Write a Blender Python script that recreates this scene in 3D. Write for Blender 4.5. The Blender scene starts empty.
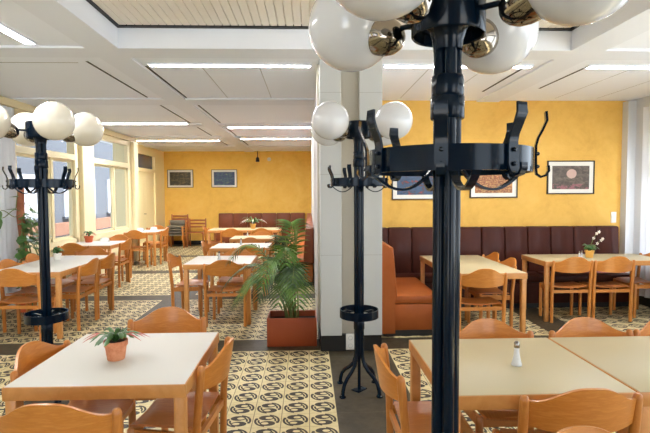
import bpy, bmesh, math, random
from mathutils import Vector, Matrix
random.seed(7)
C = bpy.context.scene.collection
PI = math.pi

# ------------------------------------------------------------------ materials
def lin(c):
    return tuple((v/12.92 if v <= .04045 else ((v+.055)/1.055)**2.4) for v in [x/255 for x in c])

def mat(name, rgb, rough=.5, metal=0, spec=.5, coat=0, emit=None, estr=0, trans=0, srgb=True):
    m = bpy.data.materials.new(name); m.use_nodes = True
    b = m.node_tree.nodes['Principled BSDF']
    col = lin(rgb) if srgb else rgb
    b.inputs['Base Color'].default_value = (*col, 1)
    b.inputs['Roughness'].default_value = rough
    b.inputs['Metallic'].default_value = metal
    b.inputs['Specular IOR Level'].default_value = spec
    b.inputs['Coat Weight'].default_value = coat
    if emit:
        b.inputs['Emission Color'].default_value = (*lin(emit), 1)
        b.inputs['Emission Strength'].default_value = estr
    if trans: b.inputs['Transmission Weight'].default_value = trans
    return m

class NT:
    def __init__(s, m):
        s.t = m.node_tree; s.n = s.t.nodes; s.b = s.n['Principled BSDF']
    def L(s, a, b): s.t.links.new(a, b)
    def M(s, op, a, b=None, c=None):
        n = s.n.new('ShaderNodeMath'); n.operation = op
        for i, v in enumerate((a, b, c)):
            if v is None: continue
            if isinstance(v, (int, float)): n.inputs[i].default_value = v
            else: s.L(v, n.inputs[i])
        return n.outputs[0]
    def coord(s, which='Object'):
        return s.n.new('ShaderNodeTexCoord').outputs[which]
    def mapping(s, vec, scale=(1, 1, 1), loc=(0, 0, 0)):
        n = s.n.new('ShaderNodeMapping'); s.L(vec, n.inputs[0])
        n.inputs['Scale'].default_value = scale; n.inputs['Location'].default_value = loc
        return n.outputs[0]
    def noise(s, vec, scale, detail=4, rough=.5, dist=0):
        n = s.n.new('ShaderNodeTexNoise'); s.L(vec, n.inputs['Vector'])
        n.inputs['Scale'].default_value = scale; n.inputs['Detail'].default_value = detail
        n.inputs['Roughness'].default_value = rough; n.inputs['Distortion'].default_value = dist
        return n.outputs['Fac']
    def ramp(s, fac, stops):
        n = s.n.new('ShaderNodeValToRGB'); s.L(fac, n.inputs[0])
        e = n.color_ramp.elements
        while len(e) < len(stops): e.new(.5)
        for k, (p, c) in enumerate(stops):
            e[k].position = p; e[k].color = (*lin(c), 1)
        return n.outputs[0]
    def mix(s, fac, a, b):
        n = s.n.new('ShaderNodeMix'); n.data_type = 'RGBA'
        if isinstance(fac, (int, float)): n.inputs[0].default_value = fac
        else: s.L(fac, n.inputs[0])
        for i, v in ((6, a), (7, b)):
            if isinstance(v, tuple): n.inputs[i].default_value = (*lin(v), 1)
            else: s.L(v, n.inputs[i])
        return n.outputs[2]
    def bump(s, h, strength=.2, dist=.01):
        n = s.n.new('ShaderNodeBump'); n.inputs['Strength'].default_value = strength
        n.inputs['Distance'].default_value = dist; s.L(h, n.inputs['Height'])
        s.L(n.outputs[0], s.b.inputs['Normal'])
    def color(s, c): s.L(c, s.b.inputs['Base Color'])

def wood(name, a, b, rough=.38, scale=(1.5, 14, 1.5)):
    m = mat(name, a, rough, coat=.15); t = NT(m)
    v = t.mapping(t.coord(), scale)
    f = t.noise(v, 6, 6, .6, .4)
    t.color(t.ramp(f, [(.3, a), (.55, b), (.75, a)]))
    return m

def yellow_wall(stops=((.3, (208, 158, 70)), (.5, (224, 178, 86)), (.7, (232, 190, 102)))):
    m = mat('ochre_plaster', (226, 172, 62), .75); t = NT(m)
    v = t.coord()
    f = t.noise(v, 1.6, 8, .65, .8); g = t.noise(v, 9, 5, .7)
    h = t.M('ADD', t.M('MULTIPLY', f, .7), t.M('MULTIPLY', g, .3))
    t.color(t.ramp(h, list(stops)))
    t.bump(g, .15, .004)
    return m

def floor_mat():
    m = mat('cement_tile', (210, 190, 140), .42, spec=.3); t = NT(m)
    sep = t.n.new('ShaderNodeSeparateXYZ'); t.L(t.coord(), sep.inputs[0])
    X, Y = sep.outputs[0], sep.outputs[1]
    def frac(a, off, s): return t.M('FRACT', t.M('DIVIDE', t.M('ADD', a, off), s))
    u = t.M('MULTIPLY_ADD', frac(X, 20, .2), 2, -1)
    v = t.M('MULTIPLY_ADD', frac(Y, 20-.02, .2), 2, -1)
    def circ(cx, cy, r, ax=1):
        dx = t.M('MULTIPLY', t.M('SUBTRACT', u, cx), ax); dy = t.M('SUBTRACT', v, cy)
        d = t.M('SQRT', t.M('ADD', t.M('MULTIPLY', dx, dx), t.M('MULTIPLY', dy, dy)))
        return t.M('LESS_THAN', d, r)
    mx = lambda *a: a[0] if len(a) == 1 else t.M('MAXIMUM', a[0], mx(*a[1:]))
    mn = lambda *a: a[0] if len(a) == 1 else t.M('MINIMUM', a[0], mn(*a[1:]))
    inv = lambda a: t.M('SUBTRACT', 1, a)
    gt = lambda a, b: t.M('GREATER_THAN', a, b)
    lt = lambda a, b: t.M('LESS_THAN', a, b)
    d1 = mn(circ(-.06, .42, .36, .66), inv(circ(.12, .40, .16, .62)))
    d2 = mn(circ(.06, -.42, .36, .66), inv(circ(-.12, -.40, .16, .62)))
    ring_o = mn(circ(0, 0, .9), inv(circ(0, 0, .74)))
    ring_i = mn(circ(0, 0, .66), inv(circ(0, 0, .52)))
    arcs = mn(ring_o, mx(mn(lt(u, -.12), lt(v, .38)), mn(gt(u, .12), gt(v, -.38))))
    arcs2 = mn(ring_i, mx(mn(lt(u, -.42), lt(v, .1)), mn(gt(u, .42), gt(v, -.1))))
    dots = mx(circ(-.72, .2, .1), circ(.72, -.2, .1))
    dark = mx(d1, d2, arcs, arcs2, dots)
    grout = mx(gt(t.M('ABSOLUTE', u), .972), t.M('MULTIPLY', gt(t.M('ABSOLUTE', v), .98), .5))
    wear = t.noise(t.coord(), 1.3, 5, .6); spot = t.noise(t.coord(), 25, 3, .6)
    # every tile its own tone
    cellv = t.n.new('ShaderNodeCombineXYZ')
    t.L(t.M('FLOOR', t.M('DIVIDE', t.M('ADD', X, 20), .2)), cellv.inputs[0])
    t.L(t.M('FLOOR', t.M('DIVIDE', t.M('ADD', Y, 19.98), .2)), cellv.inputs[1])
    wn = t.n.new('ShaderNodeTexWhiteNoise'); t.L(cellv.outputs[0], wn.inputs[0])
    base = t.ramp(t.M('ADD', t.M('MULTIPLY', wear, .6), t.M('MULTIPLY', spot, .4)),
                  [(.3, (178, 162, 116)), (.5, (206, 191, 146)), (.7, (222, 208, 168))])
    dk = t.mix(wn.outputs[0], (26, 20, 18), (58, 44, 32))
    c = t.mix(dark, base, dk)
    c = t.mix(t.M('MULTIPLY', grout, .8), c, (70, 60, 40))
    # slate bands between the tile fields
    def band(a, lo, hi): return mn(gt(a, lo), lt(a, hi))
    bands = mx(mn(band(X, .2, .8), lt(Y, 5.2)), band(X, -2.2, -1.8), band(X, 2.74, 3.14),
               band(Y, 4.82, 5.2), band(Y, 7.24, 7.6), band(Y, 9.7, 10.05), band(Y, 12.2, 12.5), gt(Y, 14.7))
    slate = t.ramp(t.noise(t.coord(), 5, 6, .65), [(.3, (50, 43, 32)), (.7, (74, 65, 48))])
    sg = gt(t.M('ABSOLUTE', t.M('MULTIPLY_ADD', frac(Y, 19.98, .6), 2, -1)), .992)
    slate = t.mix(t.M('MULTIPLY', sg, .6), slate, (95, 88, 74))
    t.color(t.mix(bands, c, slate))
    t.L(t.M('MULTIPLY_ADD', spot, .25, .38), t.b.inputs['Roughness'])
    t.bump(spot, .05, .002)
    return m

M = {}
M['wood'] = wood('beech', (200, 132, 60), (184, 114, 46))
M['wood_seat'] = wood('beech_plywood', (186, 116, 54), (168, 98, 42), .4, (14, 1.5, 1.5))
M['wood_back'] = wood('beech_back', (206, 136, 62), (190, 118, 46), .33, (2, 2, 14))
M['wood_edge'] = wood('beech_edge', (208, 148, 84), (194, 132, 68), .4)
M['dark_wood'] = wood('dark_stained', (176, 100, 50), (156, 84, 40), .4)
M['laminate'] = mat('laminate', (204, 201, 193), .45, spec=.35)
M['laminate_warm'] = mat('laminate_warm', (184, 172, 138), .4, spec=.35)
M['yellow'] = yellow_wall()
M['yellow_far'] = yellow_wall(((.3, (228, 178, 78)), (.5, (242, 196, 92)), (.7, (248, 208, 112))))
M['floor'] = floor_mat()
M['white'] = mat('white_paint', (205, 207, 208), .55)
M['ply'] = mat('beige_paint', (176, 160, 140), .7)
M['pillar'] = mat('pillar_panel', (188, 190, 188), .5)
M['groove'] = mat('pillar_groove', (180, 174, 160), .6)
M['ceil'] = mat('ceiling_panel', (240, 245, 254), .7)
M['beam'] = mat('ceiling_beam', (232, 237, 246), .6)
M['seam'] = mat('ceiling_seam', (150, 146, 140), .8)
M['slot'] = mat('ceiling_slot', (40, 36, 34), .8)
M['slat'] = mat('ceiling_slat', (246, 238, 226), .55)
M['black'] = mat('black_trim', (20, 19, 18), .5)
M['plinth'] = mat('dark_plinth', (20, 19, 18), .5)
M['cream'] = mat('cream_frame', (238, 226, 186), .5)
M['creamd'] = mat('cream_door', (250, 234, 180), .5)
M['navy'] = mat('navy_enamel', (4, 19, 34), .15, spec=.2)
M['navy_steel'] = mat('navy_steel', (12, 26, 40), .25, metal=.5, coat=.3)
M['chrome'] = mat('chrome', (150, 142, 132), .09, metal=1)
M['globe'] = mat('opal_glass', (216, 219, 224), .12, coat=.5)
M['globe_cream'] = mat('opal_glass_cream', (232, 226, 210), .12, coat=.5)
for g in ('globe', 'globe_cream'):
    M[g].node_tree.nodes['Principled BSDF'].inputs['Subsurface Weight'].default_value = .3
    M[g].node_tree.nodes['Principled BSDF'].inputs['Subsurface Radius'].default_value = (.05, .05, .05)
def leather(name, a, b, rough=.38):
    m = mat(name, a, rough, coat=.1); t = NT(m)
    t.color(t.ramp(t.noise(t.coord(), 3, 5, .6), [(.3, a), (.7, b)]))
    t.b.inputs['Specular IOR Level'].default_value = .2
    t.bump(t.noise(t.coord(), 130, 2), .15, .002); return m
M['maroon'] = leather('maroon_leather', (58, 22, 12), (70, 28, 16), .6)
M['rust'] = leather('rust_leather', (150, 78, 34), (170, 92, 44))
M['brown'] = leather('brown_leather', (112, 58, 34), (128, 68, 42), .5)
M['terra'] = mat('terracotta', (206, 128, 84), .75)
t_ = NT(M['terra']); t_.color(t_.ramp(t_.noise(t_.coord(), 18, 5, .7), [(.3, (190, 108, 66)), (.7, (226, 158, 118))]))
M['planter'] = mat('planter_box', (158, 72, 36), .45)
M['soil'] = mat('soil', (44, 30, 22), .95)
M['orange_pot'] = mat('orange_pot', (206, 96, 52), .5)
M['yellow_pot'] = mat('yellow_pot', (232, 176, 84), .5)
M['white_pot'] = mat('white_pot', (236, 234, 226), .4)
def leafm(name, a, b, rough=.4):
    m = mat(name, a, rough); t = NT(m)
    t.color(t.ramp(t.noise(t.coord(), 9, 3), [(.3, a), (.7, b)])); return m
M['palm'] = leafm('palm_leaf', (44, 76, 24), (96, 130, 44))
M['palm_dark'] = leafm('palm_leaf_dark', (34, 56, 28), (66, 92, 44))
M['stem'] = mat('plant_stem', (110, 120, 60), .6)
M['leaf'] = leafm('glossy_leaf', (46, 84, 40), (90, 130, 60), .3)
M['pink'] = mat('pink_petal', (188, 104, 92), .5)
M['pinkpale'] = mat('pale_petal', (240, 226, 214), .5)
M['moss'] = leafm('moss_pole', (140, 84, 58), (176, 112, 80), .9)
M['grey_fabric'] = leafm('grey_fabric', (104, 98, 86), (124, 116, 102), .9)
M['plastic'] = mat('white_plastic', (224, 222, 216), .4)
M['tube'] = mat('fluorescent_tube', (255, 255, 255), .4, emit=(250, 250, 252), estr=110)
M['curtain'] = mat('sheer_curtain', (236, 238, 242), .9)
_t = M['curtain'].node_tree; _tr = _t.nodes.new('ShaderNodeBsdfTranslucent'); _tr.inputs[0].default_value = (.8, .85, .9, 1)
_mx = _t.nodes.new('ShaderNodeMixShader'); _mx.inputs[0].default_value = .2
_t.links.new(_t.nodes['Principled BSDF'].outputs[0], _mx.inputs[1]); _t.links.new(_tr.outputs[0], _mx.inputs[2])
_t.links.new(_mx.outputs[0], _t.nodes['Material Output'].inputs[0])
M['facade'] = mat('outside_facade', (58, 60, 66), .8)
M['outwood'] = mat('outside_planks', (96, 62, 42), .8)
M['outwhite'] = mat('outside_blind', (150, 152, 160), .8)
M['outglass'] = mat('outside_window', (70, 82, 96), .2)
M['outground'] = mat('outside_ground', (190, 188, 184), .9)
gl = mat('window_glass', (240, 246, 250), .02, trans=1); gl.node_tree.nodes['Principled BSDF'].inputs['IOR'].default_value = 1.05
M['glass'] = gl
sg = mat('shaker_glass', (240, 242, 244), .05, trans=.3); M['shaker_glass'] = sg
M['salt'] = mat('salt', (240, 240, 238), .8)

# ------------------------------------------------------------------ mesh helpers
class B:
    def __init__(s): s.bm = bmesh.new()
    def box(s, x0, x1, y0, y1, z0, z1, bev=0):
        r = bmesh.ops.create_cube(s.bm, size=1)
        vs = r['verts']
        bmesh.ops.scale(s.bm, vec=(x1-x0, y1-y0, z1-z0), verts=vs)
        bmesh.ops.translate(s.bm, vec=((x0+x1)/2, (y0+y1)/2, (z0+z1)/2), verts=vs)
        if bev:
            es = list({e for v in vs for e in v.link_edges})
            bmesh.ops.bevel(s.bm, geom=es, offset=bev, segments=2, affect='EDGES', profile=.5)
        return s
    def tube(s, pts, rad, seg=10, cap=True, flat=None):
        """sweep a circle (or an ellipse rad x flat) along pts"""
        pts = [Vector(p) for p in pts]; n = len(pts)
        rads = rad if isinstance(rad, (list, tuple)) else [rad]*n
        rings = []; up = None
        for i, p in enumerate(pts):
            d = (pts[min(i+1, n-1)]-pts[max(i-1, 0)]).normalized()
            if up is None:
                up = Vector((0, 0, 1)) if abs(d.z) < .9 else Vector((1, 0, 0))
            a = d.cross(up)
            if a.length < 1e-4: a = d.cross(Vector((0, 1, 0)))
            a.normalize(); b = a.cross(d).normalized(); up = b
            r = rads[i]; f = flat if flat else r
            rings.append([s.bm.verts.new(p + a*math.cos(2*PI*k/seg)*r + b*math.sin(2*PI*k/seg)*(f if flat else r)) for k in range(seg)])
        for i in range(n-1):
            for k in range(seg):
                s.bm.faces.new((rings[i][k], rings[i][(k+1) % seg], rings[i+1][(k+1) % seg], rings[i+1][k]))
        if cap:
            s.bm.faces.new(rings[0][::-1]); s.bm.faces.new(rings[-1])
        return s
    def lathe(s, prof, seg=28, c=(0, 0, 0), rot=None):
        """prof: (r, z) list"""
        rings = []; R = rot if rot else Matrix.Identity(3); c = Vector(c)
        for r, z in prof:
            if r < 1e-6: rings.append([s.bm.verts.new(c + R @ Vector((0, 0, z)))])
            else: rings.append([s.bm.verts.new(c + R @ Vector((r*math.cos(2*PI*k/seg), r*math.sin(2*PI*k/seg), z))) for k in range(seg)])
        for a, b in zip(rings, rings[1:]):
            for k in range(seg):
                k2 = (k+1) % seg
                q = [a[k % len(a)], a[k2 % len(a)], b[k2 % len(b)], b[k % len(b)]]
                u = []
                for v in q:
                    if v not in u: u.append(v)
                if len(u) >= 3: s.bm.faces.new(u)
        return s
    def sphere(s, c, r, seg=32):
        n = 18
        return s.lathe([(r*math.sin(PI*i/n) if 0 < i < n else 0, -r*math.cos(PI*i/n)) for i in range(n+1)], seg, c)
    def strip(s, pts, width, thick, side):
        """flat bar along pts; width along 'side' vector per point"""
        pts = [Vector(p) for p in pts]; sd = Vector(side).normalized(); n = len(pts); rings = []
        for i, p in enumerate(pts):
            d = (pts[min(i+1, n-1)]-pts[max(i-1, 0)]).normalized()
            nn = d.cross(sd).normalized()
            w = width[i] if isinstance(width, (list, tuple)) else width
            rings.append([s.bm.verts.new(p + sd*a*w/2 + nn*b*thick/2) for a, b in ((-1, -1), (1, -1), (1, 1), (-1, 1))])
        for i in range(n-1):
            for k in range(4):
                s.bm.faces.new((rings[i][k], rings[i][(k+1) % 4], rings[i+1][(k+1) % 4], rings[i+1][k]))
        s.bm.faces.new(rings[0][::-1]); s.bm.faces.new(rings[-1])
        return s
    def sheet(s, fn, nu, nv, thick, nrm=None):
        """closed slab from fn(u,v)->Vector, thickened along fn normal"""
        P = [[Vector(fn(i/nu, j/nv)) for j in range(nv+1)] for i in range(nu+1)]
        top, bot = [], []
        for i in range(nu+1):
            tr, br = [], []
            for j in range(nv+1):
                du = P[min(i+1, nu)][j]-P[max(i-1, 0)][j]; dv = P[i][min(j+1, nv)]-P[i][max(j-1, 0)]
                n = du.cross(dv)
                n = n.normalized() if n.length > 1e-9 else Vector((0, 0, 1))
                tr.append(s.bm.verts.new(P[i][j]+n*thick/2)); br.append(s.bm.verts.new(P[i][j]-n*thick/2))
            top.append(tr); bot.append(br)
        f = s.bm.faces.new
        for i in range(nu):
            for j in range(nv):
                f((top[i][j], top[i+1][j], top[i+1][j+1], top[i][j+1]))
                f((bot[i][j], bot[i][j+1], bot[i+1][j+1], bot[i+1][j]))
        for i in range(nu):
            f((top[i][0], bot[i][0], bot[i+1][0], top[i+1][0])); f((top[i][nv], top[i+1][nv], bot[i+1][nv], bot[i][nv]))
        for j in range(nv):
            f((top[0][j], top[0][j+1], bot[0][j+1], bot[0][j])); f((top[nu][j], bot[nu][j], bot[nu][j+1], top[nu][j+1]))
        return s
    def leafq(s, pts, wid, side, fold=.25):
        """thin leaf: centre line pts, half-widths wid, slight V fold"""
        pts = [Vector(p) for p in pts]; sd = Vector(side).normalized(); rows = []
        n = len(pts)
        for i, p in enumerate(pts):
            d = (pts[min(i+1, n-1)]-pts[max(i-1, 0)]).normalized(); up = sd.cross(d).normalized(); w = wid[i]
            rows.append((s.bm.verts.new(p-sd*w+up*w*fold), s.bm.verts.new(p), s.bm.verts.new(p+sd*w+up*w*fold)))
        for a, b in zip(rows, rows[1:]):
            s.bm.faces.new((a[0], a[1], b[1], b[0])); s.bm.faces.new((a[1], a[2], b[2], b[1]))
        return s
    def build(s, name, m, parent=None, smooth=True, ang=40):
        bmesh.ops.recalc_face_normals(s.bm, faces=s.bm.faces[:])
        me = bpy.data.meshes.new(name); s.bm.to_mesh(me); s.bm.free()
        me.materials.append(m)
        if smooth:
            for p in me.polygons: p.use_smooth = True
            me.set_sharp_from_angle(angle=math.radians(ang))
        o = bpy.data.objects.new(name, me); C.objects.link(o)
        if parent: o.parent = parent
        return o

def tag(o, label=None, cat=None, group=None, kind=None):
    if label: o['label'] = label
    if cat: o['category'] = cat
    if group: o['group'] = group
    if kind: o['kind'] = kind
    return o
def thing(name, label, cat, loc=(0, 0, 0), rz=0, group=None):
    o = bpy.data.objects.new(name, None); C.objects.link(o)
    o.location = loc; o.rotation_euler = (0, 0, rz); o.empty_display_size = .1
    return tag(o, label, cat, group)
def dup(root, label, loc, rz=0, group=None, scale=None):
    r = root.copy(); C.objects.link(r); r.location = loc; r.rotation_euler = (0, 0, rz); r['label'] = label
    if group: r['group'] = group
    for ch in list(root.children):
        c = ch.copy(); C.objects.link(c); c.parent = r
        for g in ch.children:
            d = g.copy(); C.objects.link(d); d.parent = c
    return r
def struct(o): o['kind'] = 'structure'; return o

# ------------------------------------------------------------------ the room
FY = 15.25; RY = 6.92; LX = -4.1; DX = -4.5; RX = 4.72; BY = -3.2; H = 2.9
struct(B().box(-5.2, RX+.2, BY-.2, FY+.2, -.1, 0).build('floor', M['floor'], smooth=False))
# ceiling: panels, with the raised slatted coffer left open
SL = H+.02
cb = B()
cb.box(-5.2, RX+.2, 4.42, FY+.2, SL, SL+.08)
cb.box(-5.2, -1.69, BY-.2, 4.42, SL, SL+.08); cb.box(2.44, RX+.2, BY-.2, 4.42, SL, SL+.08)
cb.box(-1.69, 2.44, BY-.2, -1.0, SL, SL+.08)
struct(cb.build('ceiling', M['ceil'], smooth=False))
bb = B()
for x0, x1 in ((-1.98, -1.69), (2.44, 2.76)):
    bb.box(x0, x1, BY, 4.42, H, SL+.01); bb.box(x0, x1, 4.42, FY if x0 < 0 else RY, H, SL+.01)
for y0, y1 in ((4.42, 4.72), (6.76, 7.2), (9.2, 9.5), (11.2, 11.5), (13.4, 13.7)):
    bb.box(DX, -1.98, y0, y1, H, SL+.01)
    bb.box(-1.69, .1, y0, y1, H, SL+.01)
bb.box(.1, 2.44, 4.42, 4.72, H, SL+.01); bb.box(2.76, RX, 4.42, 4.72, H, SL+.01)
# the faces of the coffer
CT = 3.09
bb.box(-1.70, -1.686, -1.0, 4.42, H+.001, CT); bb.box(2.436, 2.45, -1.0, 4.42, H+.001, CT); bb.box(-1.70, 2.45, 4.416, 4.43, H+.001, CT); bb.box(-1.70, 2.45, -1.02, -1.0, H+.001, CT)
struct(bb.build('trim_1', M['beam'], smooth=False))
bt = B()
bt.box(-1.686, -1.655, -1, 4.416, CT-.012, CT+.03); bt.box(2.41, 2.436, -1, 4.416, CT-.012, CT+.03)
bt.box(-1.686, 2.436, 4.37, 4.416, CT-.012, CT+.03); bt.box(-1.69, 2.44, -1, -.95, CT-.012, CT+.01)
struct(bt.build('trim_2', M['black'], smooth=False))
sb = B()
x = -1.655
while x < 2.4:
    sb.box(x, min(x+.062, 2.41), -.95, 4.37, CT+.0, CT+.010); x += .07
sb.box(-1.655, 2.41, -.95, 4.37, CT+.014, CT+.06)
for k in range(66): sb.box(-1.655, 2.41, -.93+k*.08, -.915+k*.08, CT+.006, CT+.032)
struct(sb.build('trim_3', M['slat'], smooth=False))
so = B()
for x, y0, y1 in ((-2.19, 4.92, 6.72), (-1.665, 5.1, 6.74), (-2.19, 7.3, 9.1), (-1.63, 7.3, 9.1), (-2.19, 9.7, 11.1), (-1.63, 9.8, 11.1), (-2.19, 12.2, 13.3), (-1.63, 11.8, 13.3), (2.96, 5.1, 6.1), (2.30, 5.1, 6.3)):
    so.box(x-.012, x+.012, y0, y1, SL-.003, SL+.01)
struct(so.build('trim_4', M['slot'], smooth=False))
se = B()
for x in (-1.1, -.5, 1.3, 1.9, 3.5, 4.1):
    se.box(x-.003, x+.003, 5.15, 6.74, SL-.001, SL+.01)
se.box(-4.1, -2.3, 4.97, 4.985, SL-.001, SL+.01)
se.box(-4.1, .1, 7.21, 7.225, SL-.001, SL+.01)
struct(se.build('trim_5', M['seam'], smooth=False))
# walls
struct(B().box(-5.2, .12, FY, FY+.15, 0, H+.1).build('wall_back', M['yellow_far'], smooth=False))
struct(B().box(.72, RX+.2, RY, RY+.15, 0, H+.1).build('wall_right_back', M['yellow'], smooth=False))
# partition and pillar between the two rooms
struct(B().box(.1, .73, 5.2, FY, 0, H+.1).build('wall_middle', M['white'], smooth=False))
pb = B()
pb.box(.12, .33, 4.74, 5.2, .17, H+.1, .004); pb.box(.51, .735, 4.74, 5.2, .17, H+.1, .004)
for z in (1.05, 2.04): pass
struct(pb.build('wall_pillar', M['pillar'], smooth=False))
pg = B(); pg.box(.33, .51, 4.82, 5.2, .17, H+.1); pg.box(.1, .14, 5.0, 5.2, .17, H+.1)
struct(pg.build('trim_6', M['groove'], smooth=False))
ps = B()
for z in (.98, 1.78, 2.58): ps.box(.119, .331, 4.738, 4.75, z, z+.003); ps.box(.509, .736, 4.738, 4.75, z, z+.003)
struct(ps.build('trim_7', M['seam'], smooth=False))
struct(B().box(.12, .735, 4.78, 5.2, 0, .17).build('baseboard_pillar', M['plinth'], smooth=False))
# right wall (with window openings nearer the camera, out of the frame)
rw = B()
rw.box(RX, RX+.15, 5.2, 5.5, 0, H+.1); rw.box(RX, RX+.15, 6.6, RY+.15, 0, H+.1); rw.box(RX, RX+.15, 5.5, 6.6, 0, .7); rw.box(RX, RX+.15, 5.5, 6.6, 2.2, H+.1); rw.box(RX, RX+.15, BY, 5.2, 0, .8); rw.box(RX, RX+.15, BY, 5.2, 2.6, H+.1)
rw.box(RX, RX+.15, BY, -2, .8, 2.6); rw.box(RX, RX+.15, 1.2, 1.6, .8, 2.6); rw.box(RX, RX+.15, 4.3, 5.2, .8, 2.6)
struct(rw.build('wall_right', M['white'], smooth=False))
struct(B().box(RX-.12, RX, RY-.13, RY, .12, H).build('trim_8', M['white'], smooth=False))
struct(B().box(RX-.02, RX, 5.0, RY-.13, 0, .12).build('baseboard_right', M['plinth'], smooth=False))
struct(B().box(DX, -.05, FY-.02, FY, 0, .12).build('baseboard_back', M['plinth'], smooth=False))
# unseen wall behind the camera; window openings added for the daylight they let in
fw = B()
fw.box(-5.2, RX+.15, BY-.15, BY, 0, .3); fw.box(-5.2, RX+.15, BY-.15, BY, 2.7, H+.1)
for x0, x1 in ((-5.2, -3.9), (-1.0, 2.0), (4.4, RX+.15)): fw.box(x0, x1, BY-.15, BY, .3, 2.7)
struct(fw.build('wall_front', M['ply'], smooth=False))

# left window wall
lw = B()
def lbox(y0, y1, z0, z1, d=.14, x=LX): lw.box(x-d, x, y0, y1, z0, z1)
lbox(BY, 11.7, 0, .76); lbox(BY, 11.7, 2.74, H+.1)
WIN = [(-2.6, -.4), (.1, 2.3), (2.7, 4.7), (6.85, 8.65), (9.3, 11.15)]
prev = BY
for y0, y1 in WIN:
    lbox(prev, y0, .76, 2.74); prev = y1
lbox(prev, 11.7, .76, 2.74)
lw.box(DX-.1, LX, 11.56, 11.7, 0, H+.1)
struct(lw.build('wall_left', M['cream'], smooth=False))
dw = B()
dw.box(DX-.14, DX, 11.7, 12.5, 0, H+.1); dw.box(DX-.14, DX, 14.35, FY, 0, H+.1); dw.box(DX-.14, DX, 12.5, 14.35, 2.74, H+.1)
struct(dw.build('wall_left_back', M['creamd'], smooth=False))
def window(n, y0, y1, x, tr=2.25, mulls=1):
    f = B(); w = .055
    f.box(x-.09, x+.02, y0-.05, y0+w, .74, 2.79); f.box(x-.09, x+.02, y1-w, y1+.05, .74, 2.79)
    f.box(x-.09, x+.02, y0, y1, 2.69, 2.79); f.box(x-.09, x+.03, y0, y1, tr-.06, tr+.04)
    m = (y0*.42+y1*.58)
    f.box(x-.085, x-.01, m-.035, m+.035, .76, tr)
    f.box(x-.09, x+.02, y0, y1, .74, .83)
    for a, b in ((y0+w, m-.035), (m+.035, y1-w)):
        f.box(x-.08, x-.03, a, a+.035, .83, tr-.06); f.box(x-.08, x-.03, b-.035, b, .83, tr-.06)
        f.box(x-.08, x-.03, a, b, .83, .88); f.box(x-.08, x-.03, a, b, tr-.1, tr-.06)
    o = struct(f.build('window_%d' % n, M['cream'], smooth=False))
    B().box(x-.062, x-.056, y0, y1, .8, 2.7).build('window_pane', M['glass'], o, smooth=False)
    B().box(x-.02, x+.03, y0-.05, y1+.05, .715, .74, .004).build('window_sill', M['cream'], o)
for i, (y0, y1) in enumerate(WIN): window(i+1, y0, y1, LX)
# door with a transom light
dr = B(); y0, y1 = 12.5, 14.35
dr.box(DX-.09, DX+.03, y0, y0+.1, 0, 2.78); dr.box(DX-.09, DX+.03, y1-.1, y1, 0, 2.78); dr.box(DX-.09, DX+.03, y0, y1, 2.68, 2.78); dr.box(DX-.09, DX+.03, y0, y1, 2.2, 2.3)
d = struct(dr.build('door_1', M['creamd'], smooth=False))
dp = B(); dp.box(DX-.06, DX-.01, y0+.1, 13.42, .01, 2.2, .004); dp.box(DX-.06, DX-.01, 13.43, y1-.1, .01, 2.2, .004)
for a, b in ((y0+.2, 13.32), (13.53, y1-.2)): dp.box(DX-.012, DX-.004, a, b, .25, .95, .003); dp.box(DX-.012, DX-.004, a, b, 1.15, 2.05, .003)
dp.build('door_leaf', M['creamd'], d, smooth=False)
B().box(DX-.05, DX-.045, y0+.1, y1-.1, 2.3, 2.68).build('door_transom', M['outglass'], d, smooth=False)
B().tube([(DX-.01, 13.36, 1.05), (DX+.05, 13.36, 1.05), (DX+.05, 13.25, 1.05)], .009).build('door_handle', M['chrome'], d)
# cornice / curtain box above the windows
struct(B().box(LX, LX+.07, 6.0, 11.56, 2.8, H).build('trim_9', M['cream'], smooth=False))
struct(B().box(LX, LX+.09, 8.75, 9.2, .02, 2.8, .02).build('trim_10', M['cream'], smooth=False))
struct(B().box(LX, LX+.09, 11.3, 11.56, .02, 2.8, .02).build('trim_11', M['cream'], smooth=False))
# outside
o = B().box(-8.0, -7.7, -12, 30, -.8, 4.2).build('neighbouring_building', M['facade'], smooth=False)
tag(o, 'grey rendered building outside beyond the left windows', 'building')
for k in range(12):
    y0 = -11+k*3.3
    ow = B().box(-7.72, -7.66, y0, y0+2.2, .9, 2.15).build('window', M['outwhite'], o, smooth=False)
    B().box(-7.70, -7.62, y0-.1, y0+2.3, .84, .9).build('window_ledge', M['facade'], ow, smooth=False)
B().box(-7.71, -7.5, -11, 29, .35, .72).build('plank_band', M['outwood'], o, smooth=False)
tag(B().box(-30, 30, -30, -3.4, -.5, -.4).build('bounce_ground', M['outground'], smooth=False), kind='structure')  # unseen pale ground, added to bounce sunlight up onto the ceiling
tag(B().box(-30, -4.4, -3.4, 40, -.9, -.8).build('terrace_ground', M['outground'], smooth=False), kind='structure')

# curtain at the near end of the window wall
def curt(u, v):
    y = 5.6+u*1.2
    return (LX+.07+.025*math.sin(u*2*PI*11)*(1-.4*v), y, .1+v*2.68)
o = B().sheet(curt, 90, 6, .004).build('sheer_curtain', M['curtain'], ang=80)
tag(o, 'white sheer curtain in folds left of the windows', 'curtain')
def curt2(u, v):
    y = 4.6+u*1.9
    return (RX-.1+.025*math.sin(u*2*PI*16), y, .15+v*2.6)
o = B().sheet(curt2, 128, 4, .004).build('sheer_curtain', M['curtain'], ang=80)
tag(o, 'white curtain hanging along the right wall beside the dark bench', 'curtain')

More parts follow.
